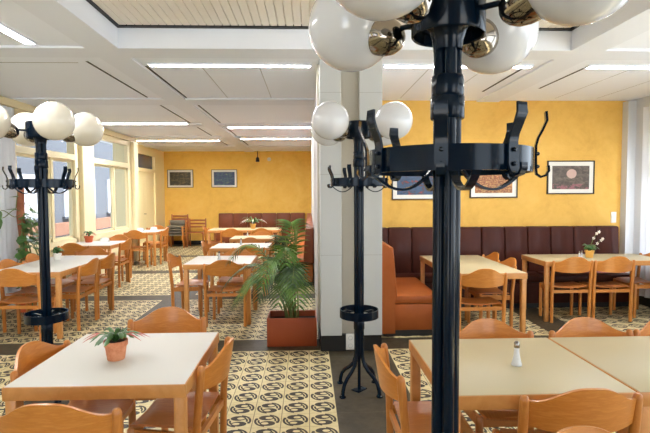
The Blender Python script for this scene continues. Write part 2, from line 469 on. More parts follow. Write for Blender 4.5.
# ------------------------------------------------------------------ fluorescent strips
def strip_light(x0, x1, y0, y1, label):
    along = (x1-x0) > (y1-y0)
    r = thing('ceiling_light', label, 'light', ((x0+x1)/2, (y0+y1)/2, SL-.012), group=None)
    hx, hy = (x1-x0)/2, (y1-y0)/2
    f = B(); t = .014
    f.box(-hx-t, hx+t, -hy-t, -hy, -.006, .012); f.box(-hx-t, hx+t, hy, hy+t, -.006, .012)
    f.box(-hx-t, -hx, -hy, hy, -.006, .012); f.box(hx, hx+t, -hy, hy, -.006, .012); f.box(-hx, hx, -hy, hy, .009, .012)
    f.build('housing', M['beam'], r, smooth=False)
    B().box(-hx, hx, -hy, hy, .0, .008).build('tube', M['tube'], r, smooth=False)
strip_light(-1.6, .03, 4.985, 5.055, 'long lit strip light nearest in the left bay, above the big palm')
strip_light(.8, 2.34, 4.985, 5.055, 'lit strip light behind the big coat stand, right of the pillar')
strip_light(2.95, 4.5, 4.985, 5.055, 'lit strip light at the far right edge of the ceiling')
strip_light(-3.85, -2.25, 9.08, 9.2, 'lit strip light above the window side, nearer of the two')
strip_light(-4.35, -2.2, 12.0, 12.12, 'lit strip light above the window side, farther of the two near the cream door')
strip_light(-1.58, .05, 9.62, 9.74, 'narrow lit strip light in the middle aisle, second one back')
strip_light(-1.6, .05, 11.60, 11.72, 'narrow lit strip light in the middle aisle, nearest the yellow back wall')
strip_light(-2.44, -2.36, 2.2, 4.32, 'lit strip light running lengthwise at the top left corner')

# ------------------------------------------------------------------ chairs
def make_chair():
    t = thing('dining_chair', '', 'chair')
    for s in (-1, 1):
        B().tube([(s*.203, .15, 0), (s*.203, .15, .2), (s*.203, .15, .425), (s*.203, .15, .432)], [.0185, .020, .020, .014], 12).build('leg', M['wood'], t)
        B().tube([(s*.232, -.19, 0), (s*.234, -.19, .2), (s*.236, -.195, .45), (s*.238, -.215, .66), (s*.238, -.224, .745), (s*.238, -.226, .760), (s*.238, -.227, .767)],
                 [.019, .020, .0205, .0205, .0195, .016, .008], 12).build('leg', M['wood'], t)
    fr = B()
    for s in (-1, 1):
        fr.bm.verts.ensure_lookup_table()
        fr.strip([(s*.228, -.18, .40), (s*.203, .14, .40)], .052, .018, (0, 0, 1))
    fr.strip([(-.19, .15, .40), (.19, .15, .40)], .05, .02, (0, 0, 1))
    fr.strip([(-.215, -.19, .385), (.215, -.19, .385)], .036, .02, (0, 0, 1))
    fr.build('seat_frame', M['wood'], t)
    def seat(u, v):
        w = .205-.0*v; a = (u-.5)*2
        y = -.175+v*.345
        w = .212-.018*v
        z = .438-.020*(1-a*a)*(1-.35*v) + .006
        if v > .85: z -= (v-.85)*.12
        x = a*w*(1-.10*max(0, v-.85)/.15*abs(a))
        return (x, y, z)
    B().sheet(seat, 16, 12, .012).build('seat', M['wood_seat'], t)
    def back(u, v):
        a = (u-.5)*2
        x = a*.226
        hump = .5+.5*math.cos(PI*min(1, abs(a)/.95)**1.35)
        top = .748+.076*hump; bot = .640-.016*(1-a*a)
        z = bot+(top-bot)*v
        y = -.214-.068*(1-a*a)-(z-.66)*.16
        return (x, y, z)
    B().sheet(back, 32, 8, .013).build('backrest', M['wood_back'], t)
    return t
chair0 = make_chair(); used = [False]
def chair(bx, by, deg, label, group=None):
    """bx,by: where the top of the back stands; deg: the way the sitter faces (0=+Y, 90=-X ...)"""
    a = math.radians(deg); d = Vector((-math.sin(a), math.cos(a), 0))
    p = Vector((bx, by, 0))+d*.225
    if not used[0]:
        used[0] = True; chair0.location = p; chair0.rotation_euler = (0, 0, a); chair0['label'] = label; r = chair0
    else: r = dup(chair0, label, p, a)
    if group: r['group'] = group
    elif 'group' in r: del r['group']
    return r
G = 'beech dining chairs'
chair(-.99, 1.86, 0, 'wooden chair at the near side of the front left table, cut by the bottom edge', G)
chair(-.95, 3.22, 184, 'wooden chair behind the terracotta potted plant, far side of the front left table', G)
chair(-1.39, 2.52, -91, 'wooden chair at the left side of the front left table', G)
chair(-.497, 2.54, 84, 'wooden chair at the right of the front left table, facing left', G)
chair(.415, 2.37, -90, 'wooden chair at the left side of the front right table, beside the slim coat stand', G)
chair(1.12, 1.90, 0, 'wooden chair at the near side of the front right tables, bottom right', G)
chair(.90, 1.44, 180, 'wooden chair of which only the rounded back tip shows at the bottom edge', G)
chair(1.09, 2.80, 180, 'wooden chair right of the big pole, far side of table with salt shaker', G)
chair(1.70, 2.80, 180, 'wooden chair centred behind the seam of the two front right tables', G)
chair(2.22, 2.80, 180, 'wooden chair cut by the right edge behind the front right tables', G)
chair(1.80, 4.86, 0, 'wooden chair at the near end of the long table beside the big pole', G)
chair(2.345, 6.085, 90, 'wooden chair at the right of the long right-room table, nearer the maroon bench', G)
chair(2.34, 5.565, 90, 'wooden chair at the right of the long right-room table, farther from the maroon bench', G)
chair(3.20, 5.67, 0, 'left of two wooden chairs at the table with the yellow pot', G)
chair(3.72, 5.67, 0, 'right of two wooden chairs at the table with the yellow pot', G)
chair(4.50, 6.08, 90, 'wooden chair at the right end of the yellow pot table beside the white curtain', G)
# left room, window side
chair(-3.13, 5.20, 0, 'wooden chair at the near end of the left table, behind the left coat stand', G)
chair(-2.672, 5.91, 90, 'wooden chair on the aisle side of the left table, nearer one', G)
chair(-2.672, 6.43, 90, 'wooden chair on the aisle side of the left table, farther one', G)
chair(-3.57, 5.87, -90, 'wooden chair on the window side of the left table, nearer one', G)
chair(-3.575, 6.40, -90, 'wooden chair on the window side of the left table, farther one', G)
chair(-3.15, 7.09, 180, 'wooden chair at the far end of the left table', G)
chair(-3.80, 7.88, 0, 'wooden chair at the near end of the table with the orange pot', G)
chair(-3.21, 8.52, 90, 'wooden chair on the aisle side of the table with the orange pot', G)
chair(-3.62, 9.25, 180, 'wooden chair at the far end of the table with the orange pot', G)
chair(-3.74, 10.5, 0, 'wooden chair at the near end of the table by the cream door', G)
chair(-3.32, 11.2, 90, 'wooden chair on the aisle side of the table by the cream door', G)
chair(-3.75, 12.0, 180, 'wooden chair at the far end of the table by the cream door', G)
# left room, middle
chair(-1.74, 6.27, -90, 'wooden chair at the left of the cream table near the palm', G)
chair(-1.0, 5.71, 0, 'wooden chair at the near side of the cream table beside the palm fronds', G)
chair(-1.0, 6.76, 180, 'wooden chair at the far side of the cream table near the palm', G)
chair(-1.66, 7.90, -90, 'wooden chair at the left of the shaded second table in the middle row', G)
chair(-.92, 7.40, 0, 'wooden chair at the near side of the shaded second table in the middle row', G)
chair(-1.02, 8.40, 180, 'wooden chair at the far side of the shaded second table in the middle row', G)
chair(-.97, 9.92, 180, 'wooden chair behind the third table in the middle row', G)
chair(-1.72, 10.8, 0, 'wooden chair at the near side of the back wall table, left one', G)
chair(-1.05, 10.8, 0, 'wooden chair at the near side of the back wall table, right one', G)
chair(-2.42, 11.5, -90, 'wooden chair at the left end of the back wall table', G)

# ------------------------------------------------------------------ tables
def table(x0, x1, y0, y1, label, top='laminate'):
    cx, cy = (x0+x1)/2, (y0+y1)/2; hx, hy = (x1-x0)/2, (y1-y0)/2
    t = thing('dining_table', label, 'table', (cx, cy, 0), 0, 'beech tables with pale tops')
    e = B(); w = .022
    e.box(-hx, hx, -hy, -hy+w, .687, .748, .003); e.box(-hx, hx, hy-w, hy, .687, .748, .003)
    e.box(-hx, -hx+w, -hy+w, hy-w, .687, .748, .003); e.box(hx-w, hx, -hy+w, hy-w, .687, .748, .003)
    e.build('apron', M['wood_edge'], t)
    B().box(-hx+.006, hx-.006, -hy+.006, hy-.006, .735, .75, .002).build('tabletop', M[top], t)
    for sx in (-1, 1):
        for sy in (-1, 1):
            X, Y = sx*(hx-.032), sy*(hy-.032)
            B().box(X-.027, X+.027, Y-.027, Y+.027, 0, .70, .012).build('leg', M['wood_edge'], t)
    return t
table(-1.357, -.553, 2.125, 2.935, 'square table with the terracotta potted plant, front left')
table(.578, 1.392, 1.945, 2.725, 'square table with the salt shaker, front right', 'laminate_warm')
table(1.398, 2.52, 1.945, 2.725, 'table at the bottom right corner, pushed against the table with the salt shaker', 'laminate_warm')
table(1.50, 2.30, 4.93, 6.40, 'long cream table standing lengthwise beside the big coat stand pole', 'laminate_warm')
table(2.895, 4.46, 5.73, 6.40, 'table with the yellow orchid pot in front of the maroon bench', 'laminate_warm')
table(-3.50, -2.725, 5.32, 6.76, 'long table at the far left carrying the white pot, behind the left coat stand')
table(-4.09, -3.27, 8.02, 8.85, 'table by the windows carrying the orange pot')
table(-4.05, -3.38, 10.7, 11.5, 'farthest table on the window side, near the cream door')
table(-1.51, -.70, 5.79, 6.58, 'nearest table of the middle row, in front of the palm')
table(-1.54, -.62, 7.47, 8.24, 'second table of the middle row, shaded top')
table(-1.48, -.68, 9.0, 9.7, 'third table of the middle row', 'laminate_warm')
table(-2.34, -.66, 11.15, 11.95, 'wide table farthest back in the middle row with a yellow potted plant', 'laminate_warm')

# ------------------------------------------------------------------ benches
def bench(name_label, seg_n, length, depth, backh, mback, mseat, loc, rz, group=None, endcap=False):
    """bench along local X, back at local -Y... sitter faces +Y"""
    t = thing('upholstered_bench', name_label, 'bench', loc, rz, group)
    w = length/seg_n
    B().box(.02, length-.02, .03, depth-.04, 0, .08).build('plinth', M['plinth'], t, smooth=False)
    B().box(0, length, .02, depth, .07, .36, .01).build('base', mseat, t)
    for k in range(max(1, seg_n//3)):
        n = max(1, seg_n//3); ww = length/n
        B().box(k*ww+.003, (k+1)*ww-.003, .12, depth+.02, .36, .46, .03).build('seat_cushion', mseat, t)
    for k in range(seg_n):
        def f(u, v, k=k):
            pass
        b = B(); b.box(k*w+.002, (k+1)*w-.002, 0, .14, .38, backh, .025)
        for v in b.bm.verts:      # leans back a little, thinner at the top
            if v.co.y > .07: v.co.y += .05*(1-(v.co.z-.38)/(backh-.38))
        b.build('backrest', mback, t)
    return t
# right room, along the yellow wall, sitter faces -Y
bench('long maroon upholstered bench along the yellow wall of the right room', 11, 3.7, .49, 1.10, M['maroon'], M['maroon'], (4.5, RY-.005, 0), PI)
# return arm along the partition (faces +X)
rb = bench('rust leather bench arm right of the white pillar, running towards the maroon bench', 1, 1.16, .64, 1.0, M['rust'], M['rust'], (.80, 6.40, 0), -PI/2)
bq = B(); oc = [(0, .0), (.150, .0), (.148, .55), (.142, .78)]+[(.142*math.cos(q*PI/16)**.8, .78+.26*math.sin(q*PI/16)) for q in range(1, 9)]
oc[-1] = (0, 1.04)
lo = [bq.bm.verts.new((1.161, p[0], max(.05, p[1]))) for p in oc]; hi = [bq.bm.verts.new((1.215, p[0], max(.05, p[1]))) for p in oc]
bq.bm.faces.new(lo); bq.bm.faces.new(hi[::-1])
for k in range(len(oc)): k2 = (k+1) % len(oc); bq.bm.faces.new((lo[k], lo[k2], hi[k2], hi[k]))
bq.build('end_panel', M['rust'], rb)
# left room
bench('brown upholstered bench along the yellow back wall', 6, 2.7, .62, .98, M['brown'], M['brown'], (-.1, FY-.03, 0), PI)
bench('brown bench along the white partition, behind the palm', 9, 6.3, .6, 1.0, M['brown'], M['rust'], (.095, 8.2, 0), PI/2)

# ------------------------------------------------------------------ coat stands with globe lamps
def coat_stand(label, loc, rz, feet=True, gm='globe', zoff=0.0):
    t = thing('coat_stand', label, 'coat stand', loc, rz, 'navy coat stands with globe lamps')
    p = B()
    for k in range(4):
        a = PI/4+k*PI/2; c, s = math.cos(a), math.sin(a)
        p.tube([(c*.0225, s*.0225, .3), (c*.0225, s*.0225, 2.08)], .0175, 14)
    p.tube([(0, 0, .3), (0, 0, 2.1)], .014, 10)
    p.build('pole', M['navy'], t)
    for z0, z1, rs in ((1.805, 1.868, .047), (1.868, 1.925, .0445), (.50, .57, .044)):
        B().lathe([(0, z0), (rs-.002, z0), (rs, z0+.003), (rs, z1-.003), (rs-.002, z1), (0, z1)], 28).build('sleeve', M['navy'], t)
    B().lathe([(.040, 1.995), (.043, 2.02), (.052, 2.045), (.07, 2.06), (.092, 2.065), (.094, 2.037), (.098, 2.033), (.101, 2.037), (.101, 2.15), (.098, 2.16), (.02, 2.165), (0, 2.165)], 32).build('hub', M['navy'], t)
    R, z0, z1 = .222, 1.653, 1.716
    B().lathe([(R-.004, z0), (R+.003, z0), (R+.003, z1), (R-.004, z1), (R-.004, z0)], 56).build('hook_ring', M['navy'], t)
    for k in range(4):      # curved spokes dipping under the ring
        a = PI/4+k*PI/2; c, s = math.cos(a), math.sin(a); pts = []
        for i in range(15):
            q = i/14; r = .045+(R-.05)*q
            z = 1.663-.055*math.sin(PI*q)**.8 - .0
            pts.append((c*r, s*r, z))
        B().strip(pts, .022, .007, (-s, c, 0)).build('spoke', M['navy'], t)
    for k in range(8):
        a = PI/8+k*PI/4; c, s = math.cos(a), math.sin(a); h = []
        prof = [(.262, 1.670), (.263, 1.656), (.256, 1.644), (.244, 1.640), (.233, 1.648), (.230, 1.668), (.230, 1.708), (.230, 1.722), (.235, 1.742), (.247, 1.766), (.256, 1.788), (.254, 1.812)]
        B().strip([(c*r, s*r, z) for r, z in prof], [.020]*5+[.032]*2+[.030, .029, .030, .033, .030], .006, (-s, c, 0)).build('coat_hook', M['navy'], t)
        for z in (1.668, 1.702):
            B().sphere((c*.236, s*.236, z), .0055, 8).build('rivet', M['navy_steel'], t)
    U = B(); U.lathe([(.148, .60), (.156, .60), (.156, .665), (.148, .665), (.148, .60)], 44)
    U.build('umbrella_ring', M['navy'], t)
    for k in range(4):
        a = k*PI/2+PI/4; c, s = math.cos(a), math.sin(a)
        B().strip([(c*.04, s*.04, .64), (c*.095, s*.095, .655), (c*.15, s*.15, .64)], .018, .006, (-s, c, 0)).build('ring_spoke', M['navy'], t)
    for k in range(4):
        a = k*PI/2; c, s = math.cos(a), math.sin(a); pts = []
        prof = [(.027, .55), (.028, .36), (.034, .28), (.055, .215), (.10, .17), (.15, .135), (.185, .095), (.20, .05), (.205, .012)]
        lg = B().tube([(c*r, s*r, z) for r, z in prof], .0155, 12).build('leg', M['navy'], t)
        B().lathe([(0, 0), (.026, 0), (.026, .01), (.018, .014), (0, .014)], 20, (c*.205, s*.205, 0)).build('foot', M['navy'], lg)
    B().tube([(0, 0, .01), (0, 0, .5)], .013, 12).build('centre_stem', M['navy'], t)
    B().box(-.055, .055, -.04, .04, 0, .008, .002).build('base_plate', M['navy'], t)
    # four globes on short arms
    for k in range(4):
        a = k*PI/2; c, s = math.cos(a), math.sin(a)
        Rg, rho, zg = .140, .335, 2.135
        B().tube([(c*.09, s*.09, 2.09), (c*(rho-.10), s*(rho-.10), 2.09)], .008, 10).build('lamp_arm', M['navy'], t)
        g = B().sphere((c*rho, s*rho, zg), Rg, 40).build('globe_shade', M[gm], t)
        d = Vector((-c, -s, -.45)).normalized()
        rot = d.to_track_quat('Z', 'Y').to_matrix()
        cen = Vector((c*rho, s*rho, zg))+d*(Rg-.028)
        B().lathe([(.060, -.01), (.061, .015), (.057, .04), (.047, .065), (.031, .083), (.013, .092), (0, .093)], 28, cen, rot).build('chrome_cap', M['chrome'], g)
        g2 = g
    return t
coat_stand('big navy coat stand nearest the camera, its pole crossing the whole picture', (.393, 1.35, 0), math.radians(-42))
coat_stand('slim navy coat stand in front of the white pillar, farthest from the camera', (.405, 3.82, 0), math.radians(45))
coat_stand('navy coat stand at the left edge with cream globes, before the windows', (-2.085, 3.85, 0), math.radians(-46), gm='globe_cream')

# ------------------------------------------------------------------ pictures on the yellow walls
def print_mat(name, stops, scale, moon=None, ysc=1):
    m = mat(name, (60, 60, 60), .35); t = NT(m)
    v = t.mapping(t.coord('Generated'), (scale, scale, scale*ysc))
    f = t.noise(v, 1, 8, .72, .6)
    c = t.ramp(f, stops)
    if moon:
        sep = t.n.new('ShaderNodeSeparateXYZ'); t.L(t.coord('Generated'), sep.inputs[0])
        dx = t.M('MULTIPLY', t.M('SUBTRACT', sep.outputs[0], moon[0]), 1.5); dz = t.M('SUBTRACT', sep.outputs[2], moon[1])
        d = t.M('SQRT', t.M('ADD', t.M('MULTIPLY', dx, dx), t.M('MULTIPLY', dz, dz)))
        k = t.M('LESS_THAN', t.M('ADD', d, t.M('MULTIPLY', f, .12)), moon[2])
        c = t.mix(t.M('MULTIPLY', k, .8), c, moon[3])
        k2 = t.M('MULTIPLY', t.M('LESS_THAN', sep.outputs[2], .22), t.M('GREATER_THAN', f, .52))
        c = t.mix(k2, c, (150, 96, 104))
    t.color(c); return m
def picture(label, cx, cz, Y, m, w=.70, h=.485):
    t = thing('framed_picture', label, 'picture', (cx, Y, cz), 0, 'framed pictures on the yellow walls')
    f = B(); b = .014
    f.box(-w/2, w/2, -.025, 0, -h/2, -h/2+b); f.box(-w/2, w/2, -.025, 0, h/2-b, h/2)
    f.box(-w/2, -w/2+b, -.025, 0, -h/2+b, h/2-b); f.box(w/2-b, w/2, -.025, 0, -h/2+b, h/2-b)
    f.build('frame', M['black'], t, smooth=False)
    B().box(-w/2+b, w/2-b, -.012, -.002, -h/2+b, h/2-b).build('mat_board', M['white_pot'], t, smooth=False)
    B().box(-w/2+.075, w/2-.075, -.015, -.012, -h/2+.07, h/2-.075).build('print', m, t, smooth=False)
P1 = print_mat('print_forest', [(.3, (18, 18, 14)), (.5, (62, 56, 36)), (.62, (110, 96, 60)), (.75, (150, 150, 140))], 7)
P2 = print_mat('print_city', [(.3, (18, 28, 56)), (.5, (38, 58, 96)), (.6, (60, 96, 90)), (.72, (190, 180, 110))], 7)
P3 = print_mat('print_blue_red', [(.3, (26, 30, 44)), (.48, (56, 84, 120)), (.58, (60, 60, 70)), (.66, (170, 52, 50))], 5)
P4 = print_mat('print_autumn', [(.3, (40, 24, 18)), (.5, (150, 84, 36)), (.6, (206, 160, 90)), (.7, (120, 130, 100))], 18)
P5 = print_mat('print_moon', [(.3, (58, 50, 44)), (.5, (92, 82, 74)), (.7, (128, 116, 106))], 6, (.52, .66, .26, (216, 182, 170)))
picture('small framed dark forest picture, left one on the far yellow wall', -4.0, 2.07, FY, P1, .80, .56)
picture('small framed blue night city picture, right one on the far yellow wall', -2.63, 2.07, FY, P2, .80, .56)
picture('framed blue and red picture seen between the two coat stands', 1.56, 1.74, RY, P3)
picture('framed picture of speckled orange leaves, partly behind the hook ring', 2.70, 1.76, RY, P4)
picture('framed grey picture with a pale pink moon on the right yellow wall', 3.84, 1.81, RY, P5)

# ------------------------------------------------------------------ little wall things
s = thing('wall_socket', 'white double wall socket low on the dark foot of the pillar', 'socket', (.418, 4.78, .085))
B().box(-.045, .045, -.012, 0, -.07, .095, .004).build('plate', M['plastic'], s)
for z in (-.028, .052): B().lathe([(.021, 0), (.023, .003), (.019, .004), (.017, -.001), (0, -.001)], 20, (0, -.0125, z), Matrix.Rotation(PI/2, 3, 'X')).build('outlet', M['pillar'], s)
s = thing('light_switch', 'white double switch plate on the yellow wall beside the curtain', 'switch', (4.50, RY, 1.22))
B().box(-.04, .04, -.01, 0, -.08, .08, .003).build('plate', M['plastic'], s)
for z in (-.04, .04): B().box(-.03, .03, -.016, -.01, z-.03, z+.03, .003).build('rocker', M['white_pot'], s)
s = thing('hanging_fitting', 'little black fitting hanging under the ceiling at the far yellow wall', 'light fitting', (-1.55, FY-.3, H))  # small dark camera-like fitting, gives no light
B().tube([(0, 0, 0), (0, 0, -.2)], .012, 8).build('rod', M['black'], s)
B().lathe([(.02, -.18), (.05, -.22), (.06, -.32), (.045, -.33), (0, -.325)], 16).build('fitting_head', M['black'], s)
o = B().lathe([(0, 0), (.06, 0), (.055, .03), (0, .035)], 20, (0, 0, 0), Matrix.Rotation(PI/2, 3, 'X')).build('smoke_detector', M['plastic'])
o.location = (-1.22, FY, 2.67); tag(o, 'small round white disc high on the far yellow wall', 'detector')

# ------------------------------------------------------------------ salt shakers, glasses, little pots
def shaker(label, x, y, z=.75, s=1.0, group='salt shakers on the tables'):
    t = thing('salt_shaker', label, 'salt shaker', (x, y, z), 0, group)
    t.scale = (s, s, s)
    B().lathe([(0, 0), (.021, 0), (.022, .004), (.017, .018), (.012, .045), (.010, .066), (.0105, .074), (.0, .074)], 20).build('glass_body', M['shaker_glass'], t)
    B().lathe([(0, .004), (.018, .004), (.014, .018), (.0095, .045), (.008, .06), (0, .06)], 16).build('salt', M['salt'], t)
    B().lathe([(.0112, .072), (.0118, .078), (.0112, .092), (.006, .099), (0, .10)], 16).build('cap', M['chrome'], t)
shaker('glass salt shaker alone on the front right table', 1.02, 2.29, s=1.2)
shaker('white shaker on the nearest table of the middle row', -1.15, 6.2, s=1.1)
shaker('white shaker on the shaded second table of the middle row', -1.12, 8.0, s=1.1)
shaker('white shaker on the third table of the middle row', -1.2, 9.5, s=1.1)
shaker('shaker left of the yellow orchid pot', 3.48, 6.02, s=.9)
shaker('second shaker touching the left of the yellow orchid pot', 3.535, 6.06, s=.9)
def pot(t, r, h, m, lip=True):
    prof = [(0, 0), (r*.72, 0), (r*.76, .004), (r*.92, h*.72)]
    prof += [(r*1.02, h*.73), (r*1.04, h)] if lip else [(r, h)]
    prof += [(r*.94, h), (r*.9, h*.88), (0, h*.88)]
    p = B().lathe(prof, 28).build('pot', m, t)
    B().lathe([(r*.9, h*.885), (r*.5, h*.91), (0, h*.92)], 20).build('soil', M['soil'], t)
def arcpts(base, az, out, up, n=7, droop=1.0):
    c, s = math.cos(az), math.sin(az)
    return [Vector(base)+Vector((c*out*q, s*out*q, up*math.sin(PI*.5*min(1, q*1.4))-droop*up*.8*max(0, q-.45)**1.5*2)) for q in [i/(n-1) for i in range(n)]]
def leafy(label, x, y, r, h, potm, n, out, up, leafm, cat='potted plant', flower=None, nf=0, seed=1, wid=.012, stems=False):
    rr = random.Random(seed)
    t = thing('potted_plant', label, cat, (x, y, .75)); pot(t, r, h, potm)
    b = B()
    for k in range(n):
        az = k*2.4+rr.uniform(-.3, .3); o = out*rr.uniform(.55, 1); u = up*rr.uniform(.5, 1)
        pts = arcpts((0, 0, h*.9), az, o, u, 8, rr.uniform(.4, 1.2))
        w = [wid*.4]+[wid*(1.0 if i % 2 else .7) for i in range(6)]+[.001]
        b.leafq(pts, w, (-math.sin(az), math.cos(az), 0), .3)
    b.build('foliage', leafm, t, ang=80)
    if nf:
        for k in range(nf):
            f = B()
            az = rr.uniform(0, 2*PI) if not isinstance(flower, tuple) else flower[1][k % len(flower[1])]
            o = out*rr.uniform(.95, 1.3)
            pts = arcpts((0, 0, h*1.0), az, o, up*.6, 8, 1.5)[3:]
            f.leafq(pts, [.004, .009, .008, .005, .001], (-math.sin(az), math.cos(az), 0), .6)
            f.build('flower', flower[0], t, ang=80)
    return t
leafy('small cactus with drooping pink flowers in a terracotta pot on the front left table', -.995, 2.475, .057, .100, M['terra'], 26, .13, .075, M['leaf'],
      flower=(M['pink'], [PI, .2, -.2, PI+.35, .5]), nf=7, seed=3, wid=.013)
leafy('small green plant in a white pot on the far left table', -3.25, 6.3, .05, .09, M['white_pot'], 20, .09, .10, M['leaf'], seed=5, wid=.016)
leafy('red flowering plant in an orange pot on the window table', -3.88, 8.6, .075, .11, M['orange_pot'], 16, .12, .12, M['leaf'], flower=(M['pink'], [0, 1, 2, 3, 4, 5]), nf=9, seed=6, wid=.016)
leafy('yellow potted plant with spiky leaves on the farthest middle table', -1.33, 11.6, .07, .12, M['yellow_pot'], 22, .30, .20, M['palm'], flower=(M['pinkpale'], [0, 1.2, 2.4, 3.6, 4.8]), nf=9, seed=8, wid=.018)
# orchid
t = leafy('orchid with white blossoms in a yellow pot before the maroon bench', 3.63, 6.05, .055, .095, M['yellow_pot'], 16, .13, .10, M['leaf'], seed=9, wid=.022)
st = B(); fl = B()
for pts in ([(0, 0, .09), (.02, 0, .17), (.05, .0, .25), (.09, 0, .31), (.12, 0, .33)], [(0, 0, .09), (.05, 0, .14), (.10, 0, .18), (.15, 0, .22), (.17, 0, .24)]):
    st.tube(pts, .0035, 6)
    for q in pts[2:]:
        for k in range(5):
            a = k*2*PI/5; c, s = math.cos(a), math.sin(a); q0 = Vector(q)
            fl.leafq([q0, q0+Vector((c*.012, -.004, s*.012)), q0+Vector((c*.022, 0, s*.022))], [.002, .008, .001], (-s, 0, c), .1)
st.build('flower_stem', M['stem'], t); fl.build('blossoms', M['pinkpale'], t, ang=80)
# folded napkins
for lab, x, y in (('white folded napkin on the farthest window table, left one', -3.8, 11.0), ('white folded napkin on the farthest window table, right one', -3.6, 11.3), ('white folded napkin beside the orange pot', -3.6, 8.6)):
    b = B()
    for k in range(2):
        b.sheet(lambda u, v, k=k: ((u-.5)*.14, (k-.5)*.09*(1-v)+.002*(k-.5), v*.085*(1-.3*abs(u-.5))), 6, 6, .002)
    o = b.build('napkin', M['salt']); o.location = (x, y, .752); tag(o, lab, 'napkin')

# ------------------------------------------------------------------ palm in the box planter
px, py = -.178, 5.12
t = thing('planter', 'rectangular terracotta coloured planter at the foot of the white pillar', 'planter', (px, py, 0))
b = B(); b.box(-.26, .26, -.17, -.158, .0, .30, .004); b.box(-.26, .26, .158, .17, .0, .30, .004); b.box(-.26, -.248, -.158, .158, .0, .30, .004); b.box(.248, .26, -.158, .158, .0, .30, .004); b.box(-.248, .248, -.158, .158, 0, .03)
b.build('box', M['planter'], t)
B().box(-.248, .248, -.158, .158, .2, .235).build('soil', M['soil'], t)
pt = thing('palm', 'green palm with arching feathery fronds growing in the terracotta planter', 'plant', (px, py, .235))
rr = random.Random(11)
def frond(az, L, rise, tip, base=(0, 0), m='palm', lw=.0105, ll=.24, pairs=17):
    c, s = math.cos(az), math.sin(az); pts = []; n = 22
    for i in range(n+1):
        q = i/n
        out = L*(q**1.35)*.95; z = rise*math.sin(q*PI*.62)/math.sin(PI*.5) + (tip-rise*math.sin(.62*PI))*q**3
        pts.append(Vector((base[0]+c*out, base[1]+s*out, z)))
    fr = B().tube(pts, [.008*(1-.8*i/n)+.001 for i in range(n+1)], 6)
    fo = fr.build('frond_stem', M['stem'], pt)
    b = B()
    for k in range(pairs):
        q = .30+.70*k/(pairs-1); f = q*n; i = min(n-1, int(f)); p = pts[i].lerp(pts[i+1], f-i); d = (pts[i+1]-pts[i]).normalized()
        side = Vector((-s, c, 0)); nrm = side.cross(d).normalized()
        ln = ll*math.sin(PI*(.15+.80*(q-.30)/.70))**.6*rr.uniform(.85, 1.1)
        for sg in (-1, 1):
            dirv = (d*.62+side*sg*.85+nrm*-.15).normalized(); q2 = []
            for j in range(6):
                w = j/5
                q2.append(p+dirv*ln*w+Vector((0, 0, -.42*ln*w*w)))
            ww = [lw*.35, lw*.9, lw, lw*.85, lw*.5, .0008]
            b.leafq(q2, ww, dirv.cross(nrm), .25)
    b.build('leaflets', M[m], fo, ang=80)
FR = [(PI*.98, .80, .72, .34), (PI*.93, .68, .90, .62), (PI*1.12, .62, .60, .22), (PI*1.28, .46, .62, .30), (-PI/2-.35, .34, .70, .42),
      (-1.36, .50, .62, .26), (-1.62, .34, .74, .46), (-PI/2+.05, .26, .88, .66), (PI/2+.4, .12, 1.0, 1.02), (PI*.75, .40, .74, .50), (-2.3, .48, .80, .46),
      (PI*1.04, .56, .62, .34), (PI*.62, .26, .92, .80), (-2.0, .40, .56, .26)]
for k, (az, L, rise, tip) in enumerate(FR):
    frond(az+rr.uniform(-.1, .1), L, rise, tip, (rr.uniform(-.07, .07), rr.uniform(-.05, .05)), 'palm' if k % 3 else 'palm_dark')
# tall pale young spear
b = B()
for k in range(5): b.leafq([(0.02, .02, .3), (.02+.006*k, .02, .7), (.05-.012*(k-2), .02+.01*k, 1.02)], [.004, .016, .004], (math.cos(k), math.sin(k), 0), .4)
b.build('young_spear', M['stem'], pt, ang=80)

# ------------------------------------------------------------------ climber by the window
cx, cy = -3.9, 6.68
t = thing('climbing_plant', 'tall leafy climbing plant on a reddish moss pole by the left windows', 'plant', (cx, cy, 0))
B().lathe([(0, 0), (.10, 0), (.13, .24), (.135, .26), (.12, .26), (.115, .23), (0, .23)], 24).build('pot', M['orange_pot'], t)
B().tube([(0, 0, .2), (.01, 0, .9), (-.02, 0, 1.3), (0, 0, 1.75)], [.045, .045, .05, .04], 14).build('moss_pole', M['moss'], t)
vin = B(); lf = B(); rr = random.Random(4)
for k in range(40):
    az = rr.uniform(0, 2*PI); z = rr.uniform(.3, 1.25) if k > 12 else rr.uniform(.8, 1.6); L = rr.uniform(.12, .30)
    if math.cos(az) < -.3: az = PI-az
    c, s = math.cos(az), math.sin(az)
    pts = [Vector((c*L*q*.9, s*L*q*.9, z+.12*math.sin(q*PI)-(.15*q*q))) for q in [i/7 for i in range(8)]]
    vin.tube(pts, .005, 6)
    for j in range(4 if L > .25 else 2):
        p = pts[7-j*2]; a2 = az+rr.uniform(-1.2, 1.2); dd = Vector((math.cos(a2), math.sin(a2), rr.uniform(-1.1, -.1))).normalized()
        S = rr.uniform(.09, .15); sd = Vector((-math.sin(a2), math.cos(a2), 0))
        lf.leafq([p+dd*S*q for q in (0, .15, .4, .7, 1)], [.002, S*.36, S*.42, S*.28, .001], sd, .2)
for sgn in (1, -1):
    pts = [Vector((.0, 0, 1.35))+Vector((-.06*i*.0, -.055*i, .05*math.sin(i*.6)*sgn)) for i in range(9)]
    vin.tube(pts, .005, 6)
    lf.leafq([pts[-1]+Vector((0, -.03, -.14*q)) for q in (0, .15, .4, .7, 1)], [.002, .05, .06, .04, .001], (0, 1, 0), .1)
vin.build('vines', M['stem'], t); lf.build('leaves', M['leaf'], t, ang=80)

